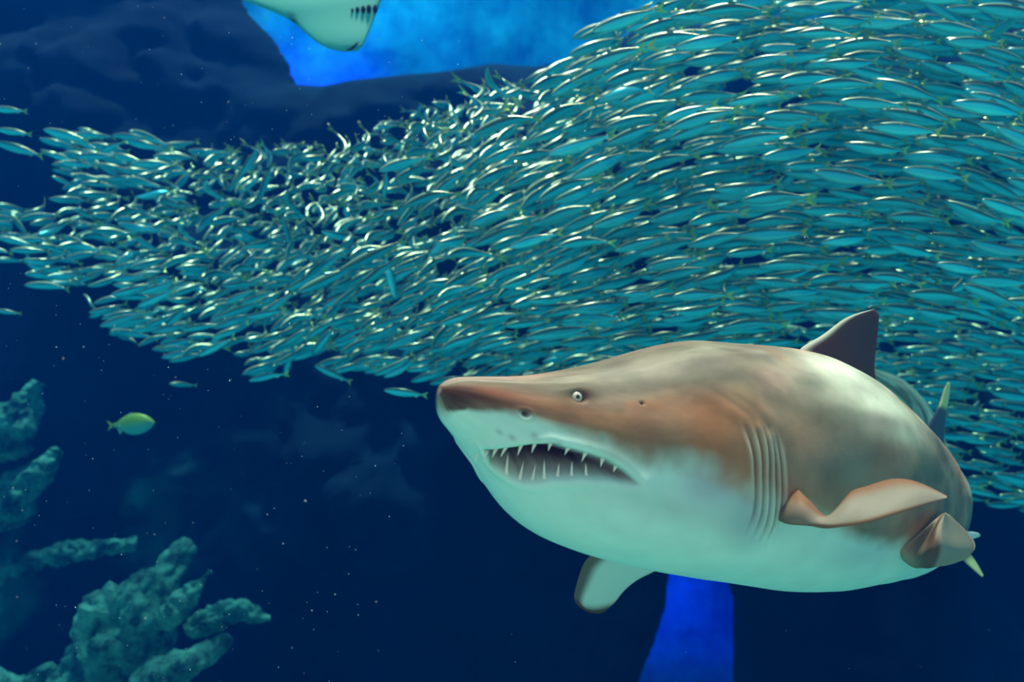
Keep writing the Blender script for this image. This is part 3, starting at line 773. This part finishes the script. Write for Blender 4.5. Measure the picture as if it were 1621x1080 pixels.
# ------------------------------------------------------------------ yellow fish
v, f, c = fish_mesh_data('y', (.1, 0), nr=30, nt=20, yellow=True)
fr = fish_frame(207, 672, 4.6, 4, 0); C, X, Yv, Zv = fr; X = -X; Yv = -Yv
yf = mesh_np('yellow_fish', v*np.array([1, 1, 1]), f, M_yfish, cols=c)
yf.matrix_world = Matrix(np.array([[X[i]*.225, Yv[i]*.225, Zv[i]*.225, C[i]] for i in range(3)]+[[0, 0, 0, 1]]).tolist())
tag(yf, 'yellow-green fish swimming right, alone in the dark water at the left', 'fish')
for sy in (1, -1):
    ev, ef, ec = uv_sphere((.40, sy*.047, .045), .014, (0, sy, 0), 14); mesh_np('eye', ev, ef, M_eye, yf, ec)

# ------------------------------------------------------------------ ray gliding overhead
def build_ray():
    rowsL = [(548, 82), (520, 77), (492, 60), (465, 36), (420, 14), (372, -6), (300, -60), (230, -150), (300, -230), (420, -330), (470, -400)]
    rowsR = [(552, 82), (568, 79), (580, 60), (592, 32), (604, 0), (625, -30), (690, -90), (760, -170), (700, -250), (570, -340), (490, -400)]
    Y = [4.0, 4.0, 4.02, 4.06, 4.1, 4.15, 4.25, 4.4, 4.5, 4.6, 4.7]
    A = resamp([P3(x, y, d) for (x, y), d in zip(rowsL, Y)], 60); B = resamp([P3(x, y, d) for (x, y), d in zip(rowsR, Y)], 60)
    nv = 40; v = np.linspace(0, 1, nv)[None, :, None]; G = A[:, None]*(1-v)+B[:, None]*v
    wd = np.linalg.norm(A-B, axis=1); pr = np.sqrt(np.clip(4*v[0, :, 0]*(1-v[0, :, 0]), 0, 1))
    th = .5*np.minimum(wd*.35, .16)[:, None]*pr[None]
    Fr = G.copy(); Fr[..., 1] -= th*.35; Bk = G.copy(); Bk[..., 1] += th*1.2
    V = np.r_[Fr.reshape(-1, 3), Bk.reshape(-1, 3)]; K = 60*nv
    Fc = grid_faces(60, nv)+[tuple(reversed(q)) for q in grid_faces(60, nv, off=K)]
    for i in range(59): Fc += [(i*nv, K+i*nv, K+(i+1)*nv, (i+1)*nv), (i*nv+nv-1, (i+1)*nv+nv-1, K+(i+1)*nv+nv-1, K+i*nv+nv-1)]
    for j in range(nv-1): Fc += [(j, j+1, K+j+1, K+j), (59*nv+j, K+59*nv+j, K+59*nv+j+1, 59*nv+j+1)]
    c = np.r_[np.tile([.10, .50, .40], (K, 1)), np.tile([.16, .20, .16], (K, 1))]
    px, py = proj(V[:K]); d = np.hypot(px-463, py-29); c[:K] *= (1-.95*np.exp(-(d/7)**4))[:, None]
    o = mesh_np('ray', V, Fc, M_ray, cols=c)
    tag(o, 'pale green underside of a ray dipping in from above, with dark gill slits', 'ray')
    for k, (x, y, r) in enumerate([(558, 17, 3), (566, 16, 4.5), (575, 15, 5), (584, 14, 5.5), (594, 14, 5.5)]):
        P = P3(x, y, 4.06); vv, ff, _ = uv_sphere((0, 0, 0), 1, (0, 0, 1), 12)
        vv = vv*np.array([r*.75, 9, r*1.25])*4.06/F*np.array([1, .6, 1]); mesh_np('gill_slit', vv+P, ff, M_rayslit, o)
    vv = []
    pl = resamp([P3(x, y, 3.985) for x, y in [(548, 80), (556, 77), (563, 71), (568, 66)]], 14)
    for i, p in enumerate(pl):
        for t in np.linspace(0, 2*np.pi, 8, endpoint=False):
            r = .0035*math.sin(math.pi*(i+.6)/14.2)+.0008; vv.append(p+np.array([-.5*math.cos(t)*r, 2*math.sin(t)*r, math.cos(t)*r]))
    mesh_np('fin_crease', vv, grid_faces(14, 8, True), M_rayslit, o)
build_ray()

# ------------------------------------------------------------------ specks drifting in the water
def specks():
    r = np.random.RandomState(9); V = []; Fc = []; base = np.array([(1, 0, 0), (-1, 0, 0), (0, 1, 0), (0, -1, 0), (0, 0, 1), (0, 0, -1)], float)
    fs = [(0, 2, 4), (2, 1, 4), (1, 3, 4), (3, 0, 4), (2, 0, 5), (1, 2, 5), (3, 1, 5), (0, 3, 5)]
    for k in range(420):
        Y = r.uniform(1.5, 2.95); ax = r.uniform(-60, 1680) if r.rand() < .35 else r.uniform(-40, 700); ay = r.uniform(-40, 1120)
        if ax > 640 and 470 < ay < 990: continue
        p = P3(ax, ay, Y)
        s = r.choice([.5, .7, .9, 1.5], p=[.4, .35, .2, .05])*Y/F*.9
        n = len(V); V += list(p+base*s*r.uniform(.6, 1.3, 3)); Fc += [tuple(n+i for i in q) for q in fs]
    o = mesh_np('drifting_specks', V, Fc, M_speck); tag(o, 'tiny white specks drifting all through the water', 'specks', kind='stuff')
specks()
